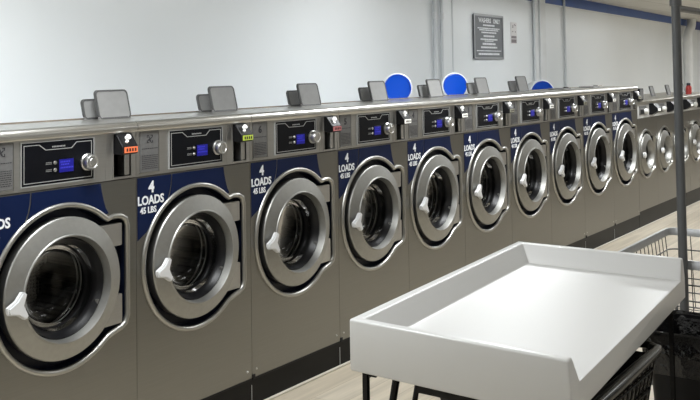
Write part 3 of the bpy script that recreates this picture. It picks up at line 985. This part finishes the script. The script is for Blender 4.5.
# top outer: walls at height HT along near end (u=0), washer side (v=0), far end (u=1); aisle side low (HL)
vn = 1 - 0.008 * sv
o_A = V(0, 0, HT); o_B = V(1, 0, HT)
o_C = V(1, 1 - 0.006 * sv, HT); o_D = V(0, 1 - 0.006 * sv, HT)
lo_C = V(1, 1, HL); lo_D = V(0, 1, HL)
# inner top edges
i_A = V(tw * su, tw * sv, HT); i_B = V(1 - tw * su, tw * sv, HT)
i_C = V(1 - tw * su, 1 - 0.006 * sv, HT); i_D = V(tw * su, 1 - 0.006 * sv, HT)
# inner base
b_A = V(ti * su, ti * sv, HL); b_B = V(1 - ti * su, ti * sv, HL); b_C = V(1 - ti * su, 1, HL); b_D = V(ti * su, 1, HL)
F = bm.faces.new
F(ob[::-1])
F((ob[0], ob[1], o_B, o_A))
F((ob[1], ob[2], lo_C, o_C, o_B))
F((ob[3], ob[0], o_A, o_D, lo_D))
F((ob[2], ob[3], lo_D, b_D, b_C, lo_C))
F((o_A, o_B, i_B, i_A)); F((o_B, o_C, i_C, i_B)); F((o_D, o_A, i_A, i_D))
F((i_A, i_B, b_B, b_A)); F((i_B, i_C, b_C, b_B)); F((i_D, i_A, b_A, b_D))
F((b_A, b_B, b_C, b_D))
F((o_C, lo_C, b_C, i_C)); F((lo_D, o_D, i_D, b_D))
bmesh.ops.recalc_face_normals(bm, faces=bm.faces)
bmesh.ops.bevel(bm, geom=[e_ for e_ in bm.edges if e_.calc_face_angle(0) > 0.12], offset=0.007, segments=3, affect='EDGES', profile=0.5)
fin(bm, 'tray_top', TRAYM, t, 40)
def leg_at(p, lean=(0, 0)):
    bm = bmesh.new()
    s = 0.0085
    x, y = p.x, p.y
    q = [(-s, -s), (s, -s), (s, s), (-s, s)]
    a = [bm.verts.new((x + dx, y + dy, HB - 0.001)) for dx, dy in q]; b = [bm.verts.new((x + lean[0] + dx, y + lean[1] + dy, 0.001)) for dx, dy in q]
    bm.faces.new(a); bm.faces.new(b[::-1])
    for i in range(4):
        j = (i + 1) % 4; bm.faces.new((a[i], b[i], b[j], a[j]))
    fin(bm, 'leg', BLKMETAL, t)
legs = [Vector((0.343, -1.568, 0)) - ctr, P(0.965, 0.085, 0), P(0.97, 0.93, 0), P(0.04, 0.93, 0)]
for p in legs:
    leg_at(p)
bm = bmesh.new()
for i in range(4):
    a, b = legs[i], legs[(i + 1) % 4]
    if i == 1 or i == 0:
        d = (b - a).normalized()
        tube(bm, [(a.x, a.y, HB - 0.014), (b.x, b.y, HB - 0.014)], 0.011, 6)
fin(bm, 'apron_frame', BLKMETAL, t)
bm = bmesh.new()
g0 = Vector((0.343, -1.578, 0)) - ctr
box(bm, g0.x - 0.004, g0.x + 0.004, g0.y - 0.03, g0.y, HB - 0.012, HB - 0.001)
fin(bm, 'gusset', BLKMETAL, t)
for ya, yb in ((-1.684, -1.525), (-1.762, -1.60)):
    bm = bmesh.new(); a_ = Vector((0.343, ya, HB - 0.002)) - ctr; b_ = Vector((0.343, yb, 0.002)) - ctr
    tube(bm, [a_, b_], 0.0125 if ya > -1.7 else 0.009, 8)
    fin(bm, 'leg_brace', BLKMETAL, t, 40)
bm = bmesh.new(); box(bm, 0.335 - ctr.x, 0.350 - ctr.x, -2.19 - ctr.y, -1.762 - ctr.y, 0.755, HB - 0.001, 0.002)
fin(bm, 'end_rail', BLKMETAL, t)

# ------------------------------------------------------------------ black wire cart under the table
def wire_cart(name, x0, x1, y0, y1, zr, zb, mats_, rimh, step, label, rimr=None, casters=True, cat='laundry cart'):
    e = empty(name, (x0, (y0 + y1) / 2, 0)); tag(e, label, cat)
    ox, oy = x0, (y0 + y1) / 2
    def L2(x, y, z): return (x - ox, y - oy, z)
    rimM, wireM = mats_
    bm = bmesh.new()
    rc = 0.05
    def loop(x0, x1, y0, y1, z, rc):
        pts = []
        for cx_, cy_, a0 in ((x1 - rc, y1 - rc, 0), (x0 + rc, y1 - rc, 90), (x0 + rc, y0 + rc, 180), (x1 - rc, y0 + rc, 270)):
            for q in range(7):
                a = math.radians(a0 + 15 * q)
                pts.append(L2(cx_ + rc * math.cos(a), cy_ + rc * math.sin(a), z))
        return pts
    if rimr:
        tube(bm, loop(x0, x1, y0, y1, zr, rc), rimr, 14, closed=True)
    else:
        hw = 0.009
        out = loop(x0 - hw, x1 + hw, y0 - hw, y1 + hw, 0, rc + hw); inn = loop(x0 + hw, x1 - hw, y0 + hw, y1 - hw, 0, rc - hw)
        secs = [(out, zr - rimh), (out, zr - 0.004), ([tuple((Vector(p) * 0.8 + Vector(q) * 0.2)) for p, q in zip(out, inn)], zr), ([tuple((Vector(p) * 0.2 + Vector(q) * 0.8)) for p, q in zip(out, inn)], zr), (inn, zr - 0.004), (inn, zr - rimh), (out, zr - rimh)]
        loft(bm, [[(p[0], p[1], z) for p in lp] for lp, z in secs])
        bmesh.ops.remove_doubles(bm, verts=bm.verts, dist=1e-6)
    fin(bm, 'rim', rimM, e, 45)
    taper = 0.05
    bm = bmesh.new()
    bx0, bx1, by0, by1 = x0 + taper, x1 - taper, y0 + taper, y1 - taper
    def seg(a, b, r=0.0025): tube(bm, [a, b], r, 5)
    top = zr - (rimh if not rimr else 0)
    nx = max(2, int((x1 - x0) / step)); ny = max(2, int((y1 - y0) / step))
    for i in range(1, nx):
        f = i / nx
        xa, xb = x0 + f * (x1 - x0), bx0 + f * (bx1 - bx0)
        seg(L2(xa, y0, top), L2(xb, by0, zb)); seg(L2(xa, y1, top), L2(xb, by1, zb)); seg(L2(xb, by0, zb), L2(xb, by1, zb))
    for i in range(1, ny):
        f = i / ny
        ya, yb = y0 + f * (y1 - y0), by0 + f * (by1 - by0)
        seg(L2(x0, ya, top), L2(bx0, yb, zb)); seg(L2(x1, ya, top), L2(bx1, yb, zb)); seg(L2(bx0, yb, zb), L2(bx1, yb, zb))
    fin(bm, 'wire_grid', wireM, e)
    bm = bmesh.new()
    for q in range(1, 6):
        f = q / 5
        z = top + (zb - top) * f; tt = taper * f
        tube(bm, loop(x0 + tt, x1 - tt, y0 + tt, y1 - tt, z, rc), 0.004, 6, closed=True)
    fin(bm, 'wire_hoop', wireM, e)
    bm = bmesh.new()
    fz = 0.16
    for a, b in (((bx0, by0), (bx1, by0)), ((bx1, by0), (bx1, by1)), ((bx1, by1), (bx0, by1)), ((bx0, by1), (bx0, by0))):
        tube(bm, [L2(*a, fz), L2(*b, fz)], 0.012, 8)
    for a in ((bx0, by0), (bx1, by0), (bx1, by1), (bx0, by1)):
        tube(bm, [L2(*a, fz), L2(*a, zb)], 0.010, 8)
    fin(bm, 'base_frame', POLEM, e, 40)
    for a in ((bx0, by0), (bx1, by0), (bx1, by1), (bx0, by1)):
        bm = bmesh.new()
        p = L2(*a, 0)
        lathe(bm, [(0, -0.012), (0.045, -0.012), (0.052, -0.006), (0.052, 0.006), (0.045, 0.012), (0, 0.012)], p[0], 0.053, 24)
        bmesh.ops.translate(bm, verts=bm.verts, vec=(0, p[1], 0))
        box(bm, p[0] - 0.018, p[0] + 0.018, p[1] - 0.018, p[1] + 0.018, 0.108, 0.15, 0.003)
        fin(bm, 'caster', BLACKPL, e, 40)
    return e, L2

e1, L2 = wire_cart('wire_cart', 0.42, 1.24, -2.235, -1.78, 0.745, 0.40, (BLKMETAL, BLKMETAL), 0.0, 0.045, 'black wire laundry cart with a tubular rim parked under the white folding table', rimr=0.014)
bm = bmesh.new()
tube(bm, [L2(0.52, -2.215, 0.745), L2(0.52, -2.25, 0.748), L2(0.56, -2.262, 0.75), L2(1.16, -2.248, 0.75), L2(1.20, -2.24, 0.748), L2(1.205, -2.21, 0.745)], 0.017, 14)
fin(bm, 'push_handle', mat('dark_chrome', (0.10, 0.10, 0.10), 0.25, 1.0), e1, 50)
bm = bmesh.new()
def rq(x0, x1, y0, y1, z):
    return [L2(*p, z) for p in ((x1, y1), (x0, y1), (x0, y0), (x1, y0))]
loft(bm, [rq(0.43, 1.23, -2.225, -1.79, 0.72), rq(0.475, 1.185, -2.18, -1.835, 0.415)])
f_ = bm.verts[:] if False else None
bm.verts.ensure_lookup_table()
bm.faces.new([bm.verts[i] for i in (4, 5, 6, 7)])
fin(bm, 'liner', BAGM, e1)
# ------------------------------------------------------------------ grey rimmed wire cart with hanging rack
e2, L2 = wire_cart('wire_cart', 2.54, 3.45, -2.31, -1.62, 0.80, 0.36, (CARTRIM, WIREM), 0.042, 0.062, 'grey rimmed wire laundry cart with a tall hanging rack, beyond the white table')
bm = bmesh.new(); tube(bm, [L2(2.437 + 0.06, -1.97, 0.14), L2(2.497, -1.97, 2.2)], 0.0145 * 1.5, 14); fin(bm, 'rack_pole', POLEM, e2, 40)
bm = bmesh.new(); tube(bm, [L2(3.49, -1.97, 0.14), L2(3.49, -1.97, 2.2)], 0.0145 * 1.5, 14); fin(bm, 'rack_pole', POLEM, e2, 40)
bm = bmesh.new(); tube(bm, [L2(2.497, -1.97, 2.035), L2(3.49, -1.97, 2.035)], 0.017, 14); fin(bm, 'hanging_bar', POLEM, e2, 40)
for x_ in (2.497, 3.49):
    bm = bmesh.new()
    tube(bm, [L2(x_, -1.97, 2.045), L2(x_, -1.97, 2.085)], 0.029, 14)
    fin(bm, 'bar_collar', POLEM, e2, 40)

# ------------------------------------------------------------------ black bin with bag
e = empty('trash_bin', (2.12, -2.22, 0)); tag(e, 'black trash bin lined with a shiny black bag, beyond the white table', 'bin')
def sq(hx, hy, z, r=0.05, jit=0.0, rn=None):
    out = []
    for cx_, cy_, a0 in ((hx - r, hy - r, 0), (-hx + r, hy - r, 90), (-hx + r, -hy + r, 180), (hx - r, -hy + r, 270)):
        for q in range(6):
            a = math.radians(a0 + 18 * q)
            j = rn.uniform(-jit, jit) if rn else 0
            jz = rn.uniform(-jit, jit) if rn else 0
            out.append((cx_ + (r + j) * math.cos(a), cy_ + (r + j) * math.sin(a), z + jz * 0.6))
    return out
bm = bmesh.new()
loft(bm, [sq(0.18, 0.22, 0.002), sq(0.205, 0.25, 0.45), sq(0.21, 0.255, 0.595), sq(0.198, 0.243, 0.595), sq(0.17, 0.21, 0.03)])
fin(bm, 'bin_body', BLACKPL, e, 40)
rn = random.Random(11)
bm = bmesh.new()
loft(bm, [sq(0.222, 0.268, 0.44, jit=0.012, rn=rn), sq(0.225, 0.27, 0.52, jit=0.008, rn=rn), sq(0.220, 0.265, 0.604, jit=0.005, rn=rn), sq(0.205, 0.25, 0.610, jit=0.004, rn=rn), sq(0.190, 0.235, 0.55, jit=0.006, rn=rn), sq(0.160, 0.20, 0.30, jit=0.02, rn=rn), sq(0.12, 0.15, 0.10, jit=0.015, rn=rn)])
fin(bm, 'bin_bag', BAGM, e, 60)
